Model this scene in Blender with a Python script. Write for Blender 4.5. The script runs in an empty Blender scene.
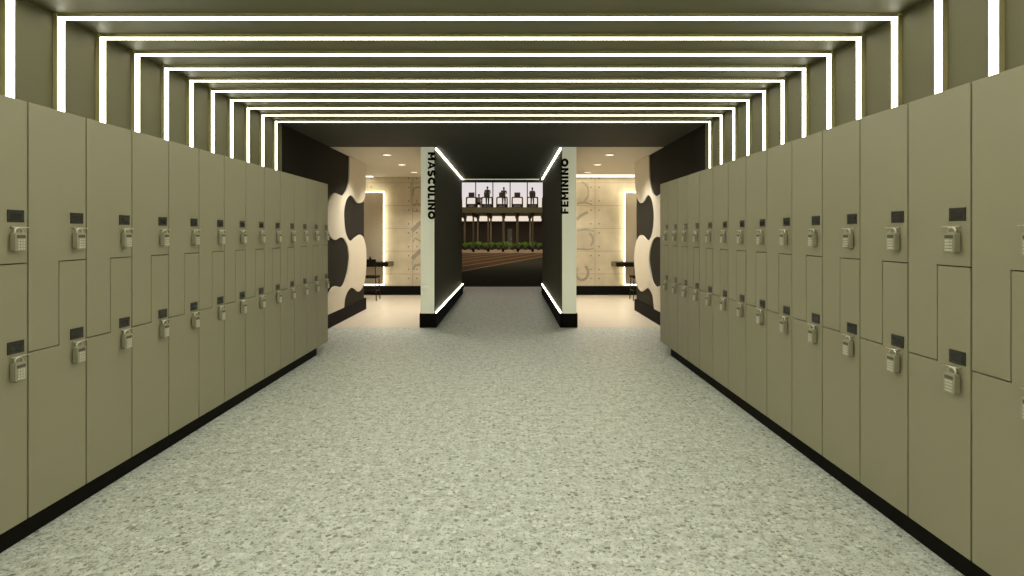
import bpy, bmesh, math, random
from mathutils import Vector, Matrix
random.seed(7)
C = bpy.context.scene.collection
PI = math.pi

# ------------------------------------------------------------------ camera frame helpers (1024x576)
F, EYE, HOR, VX = 600.0, 1.48, 234.0, 509.3
XL, XR = -2.3285, 1.941          # locker fronts
WL, WR = -2.844, 2.449          # hall side walls
CEIL = 2.857
Y1 = 9.5                        # front of the changing rooms and of the corridor
YB = 14.56                      # back wall of the changing rooms
YE = 14.95                      # end of the corridor walls

# ------------------------------------------------------------------ materials
def new_mat(name):
    m = bpy.data.materials.new(name); m.use_nodes = True
    return m, m.node_tree, m.node_tree.nodes['Principled BSDF']

def mat(name, col, rough=0.5, metal=0.0, var=0.0, scale=8.0, spec=0.5, bump=0.0, bscale=60.0, emit=None, es=0.0):
    m, nt, p = new_mat(name)
    c = (*col, 1.0)
    p.inputs['Base Color'].default_value = c
    p.inputs['Roughness'].default_value = rough
    p.inputs['Metallic'].default_value = metal
    p.inputs['Specular IOR Level'].default_value = spec
    tc = nt.nodes.new('ShaderNodeTexCoord')
    if var > 0:
        n = nt.nodes.new('ShaderNodeTexNoise'); n.inputs['Scale'].default_value = scale; n.inputs['Detail'].default_value = 5
        r = nt.nodes.new('ShaderNodeMix'); r.data_type = 'RGBA'
        r.inputs[6].default_value = (*[x * (1 - var) for x in col], 1)
        r.inputs[7].default_value = (*[min(1, x * (1 + var)) for x in col], 1)
        nt.links.new(tc.outputs['Object'], n.inputs['Vector'])
        nt.links.new(n.outputs['Fac'], r.inputs[0])
        nt.links.new(r.outputs[2], p.inputs['Base Color'])
    if bump > 0:
        n2 = nt.nodes.new('ShaderNodeTexNoise'); n2.inputs['Scale'].default_value = bscale; n2.inputs['Detail'].default_value = 3
        b = nt.nodes.new('ShaderNodeBump'); b.inputs['Strength'].default_value = bump; b.inputs['Distance'].default_value = 0.01
        nt.links.new(tc.outputs['Object'], n2.inputs['Vector'])
        nt.links.new(n2.outputs['Fac'], b.inputs['Height'])
        nt.links.new(b.outputs['Normal'], p.inputs['Normal'])
    if emit:
        p.inputs['Emission Color'].default_value = (*emit, 1)
        p.inputs['Emission Strength'].default_value = es
    return m

def ramp(nt, pts, interp='LINEAR'):
    r = nt.nodes.new('ShaderNodeValToRGB'); cr = r.color_ramp; cr.interpolation = interp
    while len(cr.elements) < len(pts): cr.elements.new(0.5)
    for e, (p, c) in zip(cr.elements, pts):
        e.position = p; e.color = (*c, 1) if len(c) == 3 else c
    return r

def terrazzo():
    m, nt, p = new_mat('terrazzo')
    tc = nt.nodes.new('ShaderNodeTexCoord')
    def vor(scale, rnd=1.0):
        v = nt.nodes.new('ShaderNodeTexVoronoi'); v.inputs['Scale'].default_value = scale
        v.inputs['Randomness'].default_value = rnd
        nt.links.new(wv.outputs[0], v.inputs['Vector']); return v
    # warp a little so that chips are irregular
    nz = nt.nodes.new('ShaderNodeTexNoise'); nz.inputs['Scale'].default_value = 60; nz.inputs['Detail'].default_value = 2
    nt.links.new(tc.outputs['Object'], nz.inputs['Vector'])
    sc = nt.nodes.new('ShaderNodeVectorMath'); sc.operation = 'SCALE'; sc.inputs['Scale'].default_value = 0.026
    nt.links.new(nz.outputs['Color'], sc.inputs[0])
    wv = nt.nodes.new('ShaderNodeVectorMath'); wv.operation = 'ADD'
    nt.links.new(tc.outputs['Object'], wv.inputs[0]); nt.links.new(sc.outputs[0], wv.inputs[1])
    base = ramp(nt, [(0.35, FLOOR_A), (0.65, FLOOR_B)])
    n1 = nt.nodes.new('ShaderNodeTexNoise'); n1.inputs['Scale'].default_value = 14; n1.inputs['Detail'].default_value = 6
    nt.links.new(tc.outputs['Object'], n1.inputs['Vector']); nt.links.new(n1.outputs['Fac'], base.inputs['Fac'])
    prev = base.outputs['Color']
    for scale, size, keep, col in ((26, 0.36, 0.34, CHIP_D), (44, 0.42, 0.30, (0.24, 0.26, 0.19)), (85, 0.45, 0.42, CHIP_D), (30, 0.42, 0.34, CHIP_L), (110, 0.45, 0.30, CHIP_M)):
        v = vor(scale)
        lt = nt.nodes.new('ShaderNodeMath'); lt.operation = 'LESS_THAN'; lt.inputs[1].default_value = size
        nt.links.new(v.outputs['Distance'], lt.inputs[0])
        sp = nt.nodes.new('ShaderNodeSeparateColor'); nt.links.new(v.outputs['Color'], sp.inputs[0])
        k = nt.nodes.new('ShaderNodeMath'); k.operation = 'LESS_THAN'; k.inputs[1].default_value = keep
        nt.links.new(sp.outputs['Red'], k.inputs[0])
        mu = nt.nodes.new('ShaderNodeMath'); mu.operation = 'MULTIPLY'
        nt.links.new(lt.outputs[0], mu.inputs[0]); nt.links.new(k.outputs[0], mu.inputs[1])
        op = nt.nodes.new('ShaderNodeMath'); op.operation = 'MULTIPLY'
        mr = nt.nodes.new('ShaderNodeMapRange'); mr.inputs['To Min'].default_value = 0.25; mr.inputs['To Max'].default_value = 0.9
        nt.links.new(sp.outputs['Green'], mr.inputs['Value'])
        nt.links.new(mu.outputs[0], op.inputs[0]); nt.links.new(mr.outputs[0], op.inputs[1])
        mx = nt.nodes.new('ShaderNodeMix'); mx.data_type = 'RGBA'
        nt.links.new(op.outputs[0], mx.inputs[0]); nt.links.new(prev, mx.inputs[6]); mx.inputs[7].default_value = (*col, 1)
        prev = mx.outputs[2]
    nt.links.new(prev, p.inputs['Base Color'])
    p.inputs['Roughness'].default_value = 0.42
    p.inputs['Specular IOR Level'].default_value = 0.4
    return m

FLOOR_A = (0.58, 0.61, 0.55); FLOOR_B = (0.76, 0.80, 0.74)
CHIP_D = (0.15, 0.165, 0.12); CHIP_M = (0.38, 0.41, 0.33); CHIP_L = (0.88, 0.90, 0.84)

def concrete():
    """board-marked concrete wall: panels 1.106 x 0.553 m with joints and tie holes, in the wall's own coordinates (x, z)."""
    m, nt, p = new_mat('concrete_panels')
    tc = nt.nodes.new('ShaderNodeTexCoord')
    sx = nt.nodes.new('ShaderNodeSeparateXYZ'); nt.links.new(tc.outputs['Object'], sx.inputs[0])
    def M(op, a, b=None, c=None):
        n = nt.nodes.new('ShaderNodeMath'); n.operation = op
        for i, v in enumerate((a, b, c)):
            if v is None: continue
            if isinstance(v, (int, float)): n.inputs[i].default_value = v
            else: nt.links.new(v, n.inputs[i])
        return n.outputs[0]
    PW, PH = 1.106, 0.553
    u = M('SUBTRACT', sx.outputs['X'], 2.079); w = M('SUBTRACT', sx.outputs['Z'], 0.511)
    fu = M('SUBTRACT', u, M('MULTIPLY', M('FLOOR', M('DIVIDE', u, PW)), PW))
    fw = M('SUBTRACT', w, M('MULTIPLY', M('FLOOR', M('DIVIDE', w, PH)), PH))
    du = M('MINIMUM', fu, M('SUBTRACT', PW, fu)); dw = M('MINIMUM', fw, M('SUBTRACT', PH, fw))
    joint = M('LESS_THAN', M('MINIMUM', du, dw), 0.006)
    hx = M('SUBTRACT', du, 0.10); hz = M('SUBTRACT', dw, 0.11)
    hole = M('LESS_THAN', M('ADD', M('MULTIPLY', hx, hx), M('MULTIPLY', hz, hz)), 0.016 ** 2)
    nz = nt.nodes.new('ShaderNodeTexNoise'); nz.inputs['Scale'].default_value = 2.2; nz.inputs['Detail'].default_value = 7
    nt.links.new(tc.outputs['Object'], nz.inputs['Vector'])
    base = ramp(nt, [(0.3, (0.52, 0.45, 0.31)), (0.7, (0.72, 0.64, 0.46))])
    nt.links.new(nz.outputs['Fac'], base.inputs['Fac'])
    mx = nt.nodes.new('ShaderNodeMix'); mx.data_type = 'RGBA'
    nt.links.new(M('MULTIPLY', joint, 0.55), mx.inputs[0]); nt.links.new(base.outputs[0], mx.inputs[6]); mx.inputs[7].default_value = (0.2, 0.15, 0.09, 1)
    m2 = nt.nodes.new('ShaderNodeMix'); m2.data_type = 'RGBA'
    nt.links.new(M('MULTIPLY', hole, 0.85), m2.inputs[0]); nt.links.new(mx.outputs[2], m2.inputs[6]); m2.inputs[7].default_value = (0.08, 0.06, 0.04, 1)
    nt.links.new(m2.outputs[2], p.inputs['Base Color'])
    p.inputs['Roughness'].default_value = 0.7
    return m

def fluted(name, col):
    m, nt, p = new_mat(name)
    tc = nt.nodes.new('ShaderNodeTexCoord')
    w = nt.nodes.new('ShaderNodeTexWave'); w.bands_direction = 'Y'; w.inputs['Scale'].default_value = 3.2
    w.inputs['Distortion'].default_value = 0.0
    nt.links.new(tc.outputs['Object'], w.inputs['Vector'])
    b = nt.nodes.new('ShaderNodeBump'); b.inputs['Strength'].default_value = 0.35; b.inputs['Distance'].default_value = 0.02
    nt.links.new(w.outputs['Fac'], b.inputs['Height']); nt.links.new(b.outputs['Normal'], p.inputs['Normal'])
    p.inputs['Base Color'].default_value = (*col, 1); p.inputs['Roughness'].default_value = 0.75; p.inputs['Specular IOR Level'].default_value = 0.2
    return m

def planks(name, a, b, rough):
    m, nt, p = new_mat(name)
    tc = nt.nodes.new('ShaderNodeTexCoord')
    br = nt.nodes.new('ShaderNodeTexBrick'); br.inputs['Scale'].default_value = 1.0
    br.inputs['Brick Width'].default_value = 1.2; br.inputs['Row Height'].default_value = 0.6
    br.inputs['Mortar Size'].default_value = 0.004; br.offset = 0.0
    br.inputs['Color1'].default_value = (*a, 1); br.inputs['Color2'].default_value = (*b, 1)
    br.inputs['Mortar'].default_value = (*[x * 0.75 for x in a], 1)
    nt.links.new(tc.outputs['Object'], br.inputs['Vector'])
    nt.links.new(br.outputs['Color'], p.inputs['Base Color'])
    p.inputs['Roughness'].default_value = rough
    return m

LEDC = (1.0, 0.985, 0.80)
LED_S = 6.4
M = dict(
    terrazzo=terrazzo(), concrete=concrete(),
    locker=mat('olive_grey_laminate', (0.322, 0.300, 0.200), 0.45, var=0.05, scale=2.0, bump=0.03, bscale=300),
    carcass=mat('locker_carcass_gap_shade', (0.05, 0.045, 0.028), 0.8, var=0.1),  # darker than the doors: shade of the door gaps put into the colour
    side=mat('locker_side', (0.335, 0.315, 0.205), 0.5, var=0.05),
    black=mat('black_plinth', (0.006, 0.005, 0.0035), 0.8, var=0.2, spec=0.12),
    plate=mat('number_plate_black', (0.022, 0.021, 0.015), 0.35, var=0.1),
    plate_in=mat('number_plate_window', (0.032, 0.032, 0.028), 0.25, var=0.1),
    steel=mat('brushed_steel', (0.72, 0.70, 0.60), 0.3, metal=0.9, var=0.05, scale=40),
    lockbody=mat('padlock_shell', (0.40, 0.385, 0.285), 0.35, metal=0.35, var=0.05, scale=30),
    key=mat('padlock_keys', (0.66, 0.64, 0.52), 0.3, metal=0.1, var=0.03),
    lockdark=mat('padlock_recess', (0.10, 0.09, 0.06), 0.5, var=0.1),
    wall=mat('dark_olive_wall', (0.175, 0.163, 0.088), 0.6, var=0.06, scale=3),
    charcoal=mat('charcoal_wall', (0.020, 0.0175, 0.0115), 0.8, spec=0.15, var=0.08, scale=3),
    cream=mat('cream_relief', (0.70, 0.64, 0.52), 0.6, var=0.04, scale=3),
    ceil=mat('dark_ceiling', (0.155, 0.146, 0.074), 0.55, var=0.05, scale=2),
    ceil_dark=mat('charcoal_ceiling', (0.040, 0.037, 0.021), 0.75, var=0.05, scale=2),
    tan_ceil=mat('tan_ceiling', (0.74, 0.68, 0.55), 0.7, var=0.03),
    tan_wall=mat('tan_wall', (0.66, 0.58, 0.45), 0.7, var=0.04),
    pale=mat('pale_panel_added_glow', (0.90, 0.90, 0.74), 0.6, var=0.03, emit=(0.95, 0.94, 0.68), es=0.23),  # emission is added to brighten the end panels, not a known light source
    flute=fluted('fluted_charcoal', (0.085, 0.079, 0.048)),
    tile=planks('tan_floor_tiles', (0.73, 0.65, 0.52), (0.75, 0.67, 0.54), 0.35),
    led=mat('led_diffuser', (0.9, 0.9, 0.85), 0.4, emit=LEDC, es=LED_S),
    led_corr=mat('led_corridor', (0.9, 0.9, 0.85), 0.4, emit=(1.0, 1.0, 0.82), es=11.0),
    led_dim=mat('led_header', (0.9, 0.9, 0.85), 0.4, emit=(1.0, 1.0, 0.82), es=0.55),
    led_warm=mat('led_warm', (0.9, 0.85, 0.75), 0.4, emit=(1.0, 0.90, 0.66), es=8.0),
    led_slot=mat('led_ceiling_slot', (0.9, 0.85, 0.75), 0.4, emit=(1.0, 0.91, 0.74), es=2.6),
    spot=mat('downlight_lens', (0.9, 0.85, 0.75), 0.4, emit=(1.0, 0.93, 0.78), es=1.6),
    channel=mat('rib_channel', (0.46, 0.42, 0.20), 0.5, var=0.05),
    letter=mat('black_letters', (0.007, 0.006, 0.004), 0.8, var=0.1, spec=0.1),
    mural=mat('faded_mural_paint', (0.37, 0.325, 0.245), 0.8, var=0.2, scale=6),
    mural_pale=mat('faded_mural_wash', (0.52, 0.455, 0.325), 0.8, var=0.15, scale=6),
    mirror=mat('mirror_glass', (0.70, 0.62, 0.46), 0.45, metal=0.0),
    blackwood=mat('black_counter', (0.010, 0.007, 0.004), 0.7, var=0.15, spec=0.15),
    olive_edge=mat('olive_counter_edge', (0.16, 0.13, 0.055), 0.5, var=0.1),
    blackmetal=mat('black_metal', (0.012, 0.010, 0.008), 0.4, metal=0.5, var=0.1),
    rubber=mat('dark_gym_floor', (0.062, 0.060, 0.040), 0.95, spec=0.03, var=0.15, scale=0.7),
    tanfloor=mat('tan_gym_floor', (0.30, 0.22, 0.14), 0.6, var=0.15, scale=1.5),
    track=mat('brown_track', (0.115, 0.068, 0.032), 0.9, spec=0.05, var=0.12, scale=1.0),
    trackline=mat('orange_track_line', (0.34, 0.17, 0.075), 0.9, var=0.1),
    slab=mat('mezzanine_concrete', (0.12, 0.11, 0.062), 0.7, var=0.1, scale=1),
    joist=mat('brown_joist', (0.06, 0.042, 0.025), 0.7, var=0.1),
    post=mat('tan_post', (0.12, 0.095, 0.055), 0.6, var=0.1),
    gymwall=mat('dark_brown_wall', (0.035, 0.024, 0.017), 0.7, var=0.25, scale=0.8),
    gymdoor=mat('grey_door', (0.14, 0.135, 0.115), 0.5, var=0.1),
    machine=mat('machine_brown_black', (0.035, 0.022, 0.015), 0.4, var=0.15),
    screen=mat('console_screen', (0.012, 0.010, 0.009), 0.25, var=0.1),
    mullion=mat('window_mullion', (0.06, 0.06, 0.06), 0.5, var=0.1),
    leaf=mat('green_leaf', (0.15, 0.34, 0.05), 0.5, var=0.35, scale=5),
    pot=mat('planter', (0.05, 0.04, 0.03), 0.7, var=0.1),
    skin=mat('skin', (0.30, 0.17, 0.11), 0.5, var=0.05),
    hair=mat('dark_hair', (0.02, 0.013, 0.01), 0.6, var=0.2),
    shirt_dark=mat('brown_shirt', (0.07, 0.04, 0.032), 0.8, var=0.1),
    shirt_white=mat('white_shirt', (0.62, 0.58, 0.54), 0.8, var=0.05),
    shirt_grey=mat('grey_shirt', (0.16, 0.11, 0.09), 0.8, var=0.1),
    trousers=mat('dark_leggings', (0.035, 0.025, 0.022), 0.8, var=0.1),
    shoe=mat('dark_shoe', (0.02, 0.016, 0.014), 0.6, var=0.1),
    eye=mat('eye_dark', (0.01, 0.01, 0.01), 0.3),
)
g, gnt, gp = new_mat('window_glass')
gp.inputs['Base Color'].default_value = (0.97, 0.97, 0.97, 1); gp.inputs['Roughness'].default_value = 0.0
gp.inputs['Transmission Weight'].default_value = 1.0; gp.inputs['IOR'].default_value = 1.01
M['glass'] = g

# ------------------------------------------------------------------ mesh helpers
def box(bm, x0, x1, y0, y1, z0, z1):
    vs = [bm.verts.new((x, y, z)) for x in (x0, x1) for y in (y0, y1) for z in (z0, z1)]
    for f in ((0, 1, 3, 2), (4, 6, 7, 5), (0, 4, 5, 1), (2, 3, 7, 6), (0, 2, 6, 4), (1, 5, 7, 3)):
        bm.faces.new([vs[i] for i in f])
    return vs

def prism(bm, pts, to3, d0, d1):
    """extrude the 2-D outline pts between depths d0 and d1; to3(u, v, d) gives the point."""
    a = [bm.verts.new(to3(u, v, d0)) for u, v in pts]; b = [bm.verts.new(to3(u, v, d1)) for u, v in pts]
    n = len(pts)
    bm.faces.new(a); bm.faces.new(b[::-1])
    for i in range(n): bm.faces.new((a[i], b[i], b[(i + 1) % n], a[(i + 1) % n]))

def tube(bm, pts, r, n=8, cap=True, radii=None):
    pts = [Vector(p) for p in pts]; rings = []
    for i, p in enumerate(pts):
        d = (pts[min(i + 1, len(pts) - 1)] - pts[max(i - 1, 0)]).normalized()
        ref = Vector((0, 0, 1)) if abs(d.z) < 0.9 else Vector((1, 0, 0))
        u = d.cross(ref).normalized(); v = d.cross(u).normalized()
        rr = radii[i] if radii else r
        rings.append([bm.verts.new(p + (u * math.cos(2 * PI * k / n) + v * math.sin(2 * PI * k / n)) * rr) for k in range(n)])
    for a, b in zip(rings, rings[1:]):
        for k in range(n): bm.faces.new((a[k], a[(k + 1) % n], b[(k + 1) % n], b[k]))
    if cap:
        bm.faces.new(rings[0][::-1]); bm.faces.new(rings[-1])

def cyl(bm, cx, cy, z0, z1, r, n=24, r1=None):
    r1 = r if r1 is None else r1
    a = [bm.verts.new((cx + r * math.cos(2 * PI * k / n), cy + r * math.sin(2 * PI * k / n), z0)) for k in range(n)]
    b = [bm.verts.new((cx + r1 * math.cos(2 * PI * k / n), cy + r1 * math.sin(2 * PI * k / n), z1)) for k in range(n)]
    bm.faces.new(a[::-1]); bm.faces.new(b)
    for k in range(n): bm.faces.new((a[k], a[(k + 1) % n], b[(k + 1) % n], b[k]))

def ell(bm, c, r, seg=16, rings=10):
    mat_ = Matrix.Translation(c) @ Matrix.Diagonal((*r, 1))
    bmesh.ops.create_uvsphere(bm, u_segments=seg, v_segments=rings, radius=1, matrix=mat_)

def obj(name, bm, m, parent=None, bevel=0.0, smooth=False, seg=2):
    bmesh.ops.recalc_face_normals(bm, faces=bm.faces[:])
    me = bpy.data.meshes.new(name); bm.to_mesh(me); bm.free()
    if m is not None: me.materials.append(m)
    o = bpy.data.objects.new(name, me); C.objects.link(o)
    if parent: o.parent = parent
    if bevel:
        b = o.modifiers.new('bevel', 'BEVEL'); b.width = bevel; b.segments = seg; b.limit_method = 'ANGLE'; b.angle_limit = 0.6
    if smooth:
        for f in me.polygons: f.use_smooth = True
    return o

def bxo(name, dims, m, parent=None, bevel=0.0):
    bm = bmesh.new(); box(bm, *dims); return obj(name, bm, m, parent, bevel)

def tag(o, label=None, cat=None, group=None, kind=None):
    if label: o['label'] = label
    if cat: o['category'] = cat
    if group: o['group'] = group
    if kind: o['kind'] = kind
    return o

def thing(name, label, cat, loc=(0, 0, 0), rz=0, group=None):
    o = bpy.data.objects.new(name, None); C.objects.link(o); o.empty_display_size = 0.1
    o.location = loc; o.rotation_euler = (0, 0, rz)
    return tag(o, label, cat, group)

def struct(name, dims, m, parent=None, bevel=0.0):
    o = bxo(name, dims, m, parent, bevel)
    if parent is None: o['kind'] = 'structure'
    return o

KIDS = {}
def copy_tree(o, parent=None):
    c = o.copy(); C.objects.link(c); c.parent = parent
    for ch in list(o.children): copy_tree(ch, c)
    return c

ORD = ['zeroth', 'first', 'second', 'third', 'fourth', 'fifth', 'sixth', 'seventh', 'eighth', 'ninth', 'tenth', 'eleventh', 'twelfth',
       'thirteenth', 'fourteenth', 'fifteenth', 'sixteenth', 'seventeenth', 'eighteenth', 'nineteenth', 'twentieth']

# ================================================================== SETTING
YN = -1.6   # wall behind the camera
struct('floor', (WL - 0.1, WR + 0.1, YN, Y1, -0.06, 0), M['terrazzo'])
o = struct('floor', (-1.25, 0.88, Y1, 16.85, -0.06, 0), M['terrazzo'])
struct('floor', (-5.6, -1.25, Y1, YB + 0.1, -0.06, 0.0), M['tile'])
struct('floor', (0.88, 5.2, Y1, YB + 0.1, -0.06, 0.0), M['tile'])
struct('ceiling', (WL - 0.1, WR + 0.1, YN, 7.5, CEIL, CEIL + 0.1), M['ceil'])
struct('ceiling', (WL - 0.1, WR + 0.1, 7.5, Y1, CEIL, CEIL + 0.1), M['ceil_dark'])
struct('ceiling', (-1.40, 1.06, Y1, 15.1, CEIL, CEIL + 0.1), M['ceil_dark'])
struct('ceiling', (-5.6, -1.40, Y1, YB + 0.1, CEIL + 0.004, CEIL + 0.1), M['tan_ceil'])
struct('ceiling', (1.06, 5.2, Y1, YB + 0.1, CEIL + 0.004, CEIL + 0.1), M['tan_ceil'])
struct('wall_left', (WL - 0.12, WL, YN, 7.5, 0, CEIL), M['wall'])
struct('wall_left', (WL - 0.12, WL, 7.5, 11.74, 0, CEIL), M['charcoal'])
struct('wall_right', (WR, WR + 0.12, YN, 7.5, 0, CEIL), M['wall'])
struct('wall_right', (WR, WR + 0.12, 7.5, 11.55, 0, CEIL), M['charcoal'])
struct('wall_rear', (WL - 0.1, WR + 0.1, YN - 0.12, YN, 0, CEIL), M['wall'])
struct('wall_back_left', (-5.6, -1.40, YB, YB + 0.12, 0, CEIL), M['concrete'])
struct('wall_back_right', (1.06, 5.2, YB, YB + 0.12, 0, CEIL), M['concrete'])
struct('wall_far_left', (-5.7, -5.6, Y1, YB + 0.1, 0, CEIL), M['tan_wall'])
struct('wall_far_right', (5.2, 5.3, Y1, YB + 0.1, 0, CEIL), M['tan_wall'])
struct('wall_front_left', (-5.6, WL - 0.12, Y1, Y1 + 0.1, 0, CEIL), M['tan_wall'])
struct('wall_front_right', (WR + 0.12, 5.2, Y1, Y1 + 0.1, 0, CEIL), M['tan_wall'])

SK = 0.222
def skirt(name, dims):
    return struct(name, dims, M['black'], bevel=0.003)
skirt('baseboard_left', (WL, WL + 0.02, 7.76, 11.85, 0, SK))
skirt('baseboard_left', (WL - 0.14, WL, 11.78, 11.85, 0, SK))
skirt('baseboard_right', (WR - 0.02, WR, 7.75, 11.65, 0, SK))
skirt('baseboard_right', (WR, WR + 0.14, 11.60, 11.65, 0, SK))
skirt('baseboard_back_left', (-5.6, -1.40, YB - 0.02, YB, 0, SK))
skirt('baseboard_back_right', (1.06, 5.2, YB - 0.02, YB, 0, SK))

# corridor walls between the two changing rooms: charcoal fluted inside, pale end face with added glow, tan on the room side
def sign_wall(name, xo, xi, s):
    """xo outer face, xi inner (corridor) face; s = +1 if the corridor lies on the +x side"""
    a, b = min(xo, xi), max(xo, xi)
    w = struct(name, (a, b, Y1 + 0.012, YE, 0, CEIL), M['tan_wall'])
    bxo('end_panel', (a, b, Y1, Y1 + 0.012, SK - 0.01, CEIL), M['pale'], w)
    bxo('fluted_panel', (xi, xi + s * 0.008, Y1 + 0.004, YE, SK, CEIL) if s > 0 else (xi + s * 0.008, xi, Y1 + 0.004, YE, SK, CEIL), M['flute'], w)
    return w
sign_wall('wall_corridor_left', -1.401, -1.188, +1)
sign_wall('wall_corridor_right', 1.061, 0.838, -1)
def corridor_skirt(name, xo, xi, s):
    bm = bmesh.new()
    a, b = sorted((xi, xi + s * 0.035)); box(bm, a, b, Y1 - 0.02, YE + 0.02, 0, SK)
    a, b = sorted((xo - s * 0.018, xi)); box(bm, a, b, Y1 - 0.02, Y1, 0, SK)
    a, b = sorted((xo - s * 0.018, xo)); box(bm, a, b, Y1, YB - 0.02, 0, SK)
    o = obj(name, bm, M['black'], bevel=0.002); o['kind'] = 'structure'
corridor_skirt('baseboard_corridor_left', -1.401, -1.188, +1)
corridor_skirt('baseboard_corridor_right', 1.061, 0.838, -1)
# header beam over the far end of the corridor
struct('trim_header', (-1.188, 0.838, YE - 0.02, 15.1, 2.775, CEIL), M['ceil_dark'])

# ---- wavy cream relief on the two side walls (outline measured on the wall plane)
def unproject(px, py, X):
    d = abs(px - VX)
    return (abs(X) * F / d, EYE + (HOR - py) * abs(X) / d)
def smooth_outline(pts, keep):
    """Catmull-Rom through pts (closed); segments whose index is in keep stay straight"""
    n = len(pts); out = []
    for i in range(n):
        p0, p1, p2, p3 = pts[i - 1], pts[i], pts[(i + 1) % n], pts[(i + 2) % n]
        out.append(p1)
        if i in keep: continue
        for t in (0.25, 0.5, 0.75):
            out.append(tuple(0.5 * ((2 * p1[k]) + (-p0[k] + p2[k]) * t + (2 * p0[k] - 5 * p1[k] + 4 * p2[k] - p3[k]) * t * t + (-p0[k] + 3 * p1[k] - 3 * p2[k] + p3[k]) * t ** 3) for k in (0, 1)))
    return out
left_px = [(350, 159), (349.4, 176.3), (348.1, 185.6), (345.8, 191.9), (342.7, 195.6), (338.8, 194.4), (334.8, 193), (331.7, 195.8),
           (328.6, 202.8), (327, 215), (327.4, 226), (329.5, 233.6), (332.4, 238.4), (336.2, 239.9), (339.1, 238), (342, 237.4),
           (344.8, 239.3), (347.7, 246), (349.2, 255.6), (349, 263.2), (347.7, 272.7), (344.8, 282.3), (342, 286.6), (339.1, 287),
           (336.2, 286.1), (333.4, 287), (330.5, 290.9), (328, 298), (326.5, 308), (326.5, 316),
           (344.2, 308.6), (344.8, 300.4), (346.7, 293.8), (349.6, 289), (352.5, 287.6), (355.3, 289), (358.2, 291.5), (361, 290),
           (363.9, 284.2), (365.8, 274.7), (366.5, 259.4), (365.8, 246), (363.9, 238.4), (361, 234.9), (358.2, 235.5), (354.4, 238.4),
           (351.5, 240.9), (348.6, 239.3), (345.8, 232.6), (344.5, 223), (344.2, 210.6), (346.6, 199.7), (350.5, 195.3), (353.6, 197.3),
           (356.3, 201.6), (359, 203.1), (362.2, 202), (364.5, 198.1), (365.9, 188), (366, 164)]
right_px = [(648.6, 160), (649.2, 176), (650.8, 187), (653.1, 194), (656.3, 196.3), (659, 194.7), (662, 193.4), (664.5, 200), (665.5, 212), (664.5, 226),
            (663, 233), (660.3, 237.2), (656.5, 236.8), (652.7, 240.3), (649.8, 249.8), (648.9, 261.3), (650.4, 272.7), (652.7, 282.3),
            (656.5, 287), (660, 285.9), (663, 289), (665.5, 300), (665.5, 316), (654, 311), (654, 306.2), (652.7, 296.6), (649.8, 289.9), (647, 288), (643.1, 290.9),
            (640.3, 290.9), (636.8, 284.2), (634.5, 268.9), (634.2, 253.6), (636.1, 242.2), (639.3, 235.9), (642.2, 235.5),
            (646, 239.3), (648.9, 240.3), (651.7, 234.5), (653.4, 224.7), (653.6, 212), (651.6, 199.7), (648.8, 195.3), (646.9, 195.8),
            (643.8, 201.3), (640.6, 203), (637.5, 199), (635.6, 190.3), (634.7, 176), (634.9, 165)]
def relief(name, pxs, X, s):
    pts = [unproject(a, b, X + s * 0.02) for a, b in pxs]
    # clip to ceiling and skirting
    pts = [(y, min(CEIL - 0.001, max(SK, z))) for y, z in pts]
    pts[0] = (pts[0][0], CEIL - 0.001); pts[-1] = (pts[-1][0], CEIL - 0.001)
    keep = {len(pts) - 1, len(pts) - 2, 0}
    low = [i for i, p in enumerate(pts) if p[1] <= SK + 0.06]
    for i in low: pts[i] = (pts[i][0], SK)
    keep |= set(low) | {low[0] - 1}
    out = smooth_outline(pts, keep)
    bm = bmesh.new()
    from mathutils.geometry import tessellate_polygon
    tris = tessellate_polygon([[Vector((u, v, 0)) for u, v in out]])
    a = [bm.verts.new((X - s * 0.01, u, v)) for u, v in out]; b = [bm.verts.new((X + s * 0.02, u, v)) for u, v in out]
    for i, j, k in tris: bm.faces.new((a[i], a[j], a[k])); bm.faces.new((b[i], b[k], b[j]))
    for i in range(len(out)): bm.faces.new((a[i], b[i], b[(i + 1) % len(out)], a[(i + 1) % len(out)]))
    o = obj(name, bm, M['cream']); o['kind'] = 'structure'
relief('trim_wave_left', left_px, WL, +1)
relief('trim_wave_right', right_px, WR, -1)

# ================================================================== LIGHT PORTALS
RIB, LW = 0.027, 0.070
def make_portal():
    t = thing('light_portal', 'x', 'light')
    # channel: U-shaped rib on wall-ceiling-wall
    bm = bmesh.new()
    zb = CEIL - 0.022
    e = 0.0005
    box(bm, WL + e, WL + RIB - 0.006, 0, LW, 0.02, CEIL - e)
    box(bm, WR - RIB + 0.006, WR - e, 0, LW, 0.02, CEIL - e)
    box(bm, WL + RIB, WR - RIB, 0, LW, zb + 0.006, CEIL - e)
    for ya, yb in ((0, 0.004), (LW - 0.004, LW)):
        box(bm, WL + RIB - 0.006, WL + RIB + 0.0005, ya, yb, 0.02, zb)
        box(bm, WR - RIB - 0.0005, WR - RIB + 0.006, ya, yb, 0.02, zb)
        box(bm, WL + e, WR - e, ya, yb, zb - 0.0005, zb + 0.006)
    obj('channel', bm, M['channel'], t)
    bm = bmesh.new()
    box(bm, WL + RIB - 0.006, WL + RIB, 0.004, LW - 0.004, 0.02, zb)
    obj('light_strip', bm, M['led'], t)
    bm = bmesh.new()
    box(bm, WR - RIB, WR - RIB + 0.006, 0.004, LW - 0.004, 0.02, zb)
    obj('light_strip', bm, M['led'], t)
    bm = bmesh.new()
    box(bm, WL + 0.002, WR - 0.002, 0.004, LW - 0.004, zb, zb + 0.006)
    obj('light_strip', bm, M['led'], t)
    return t
p0 = make_portal()
ks = list(range(-12, 10))[::-1]
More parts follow.
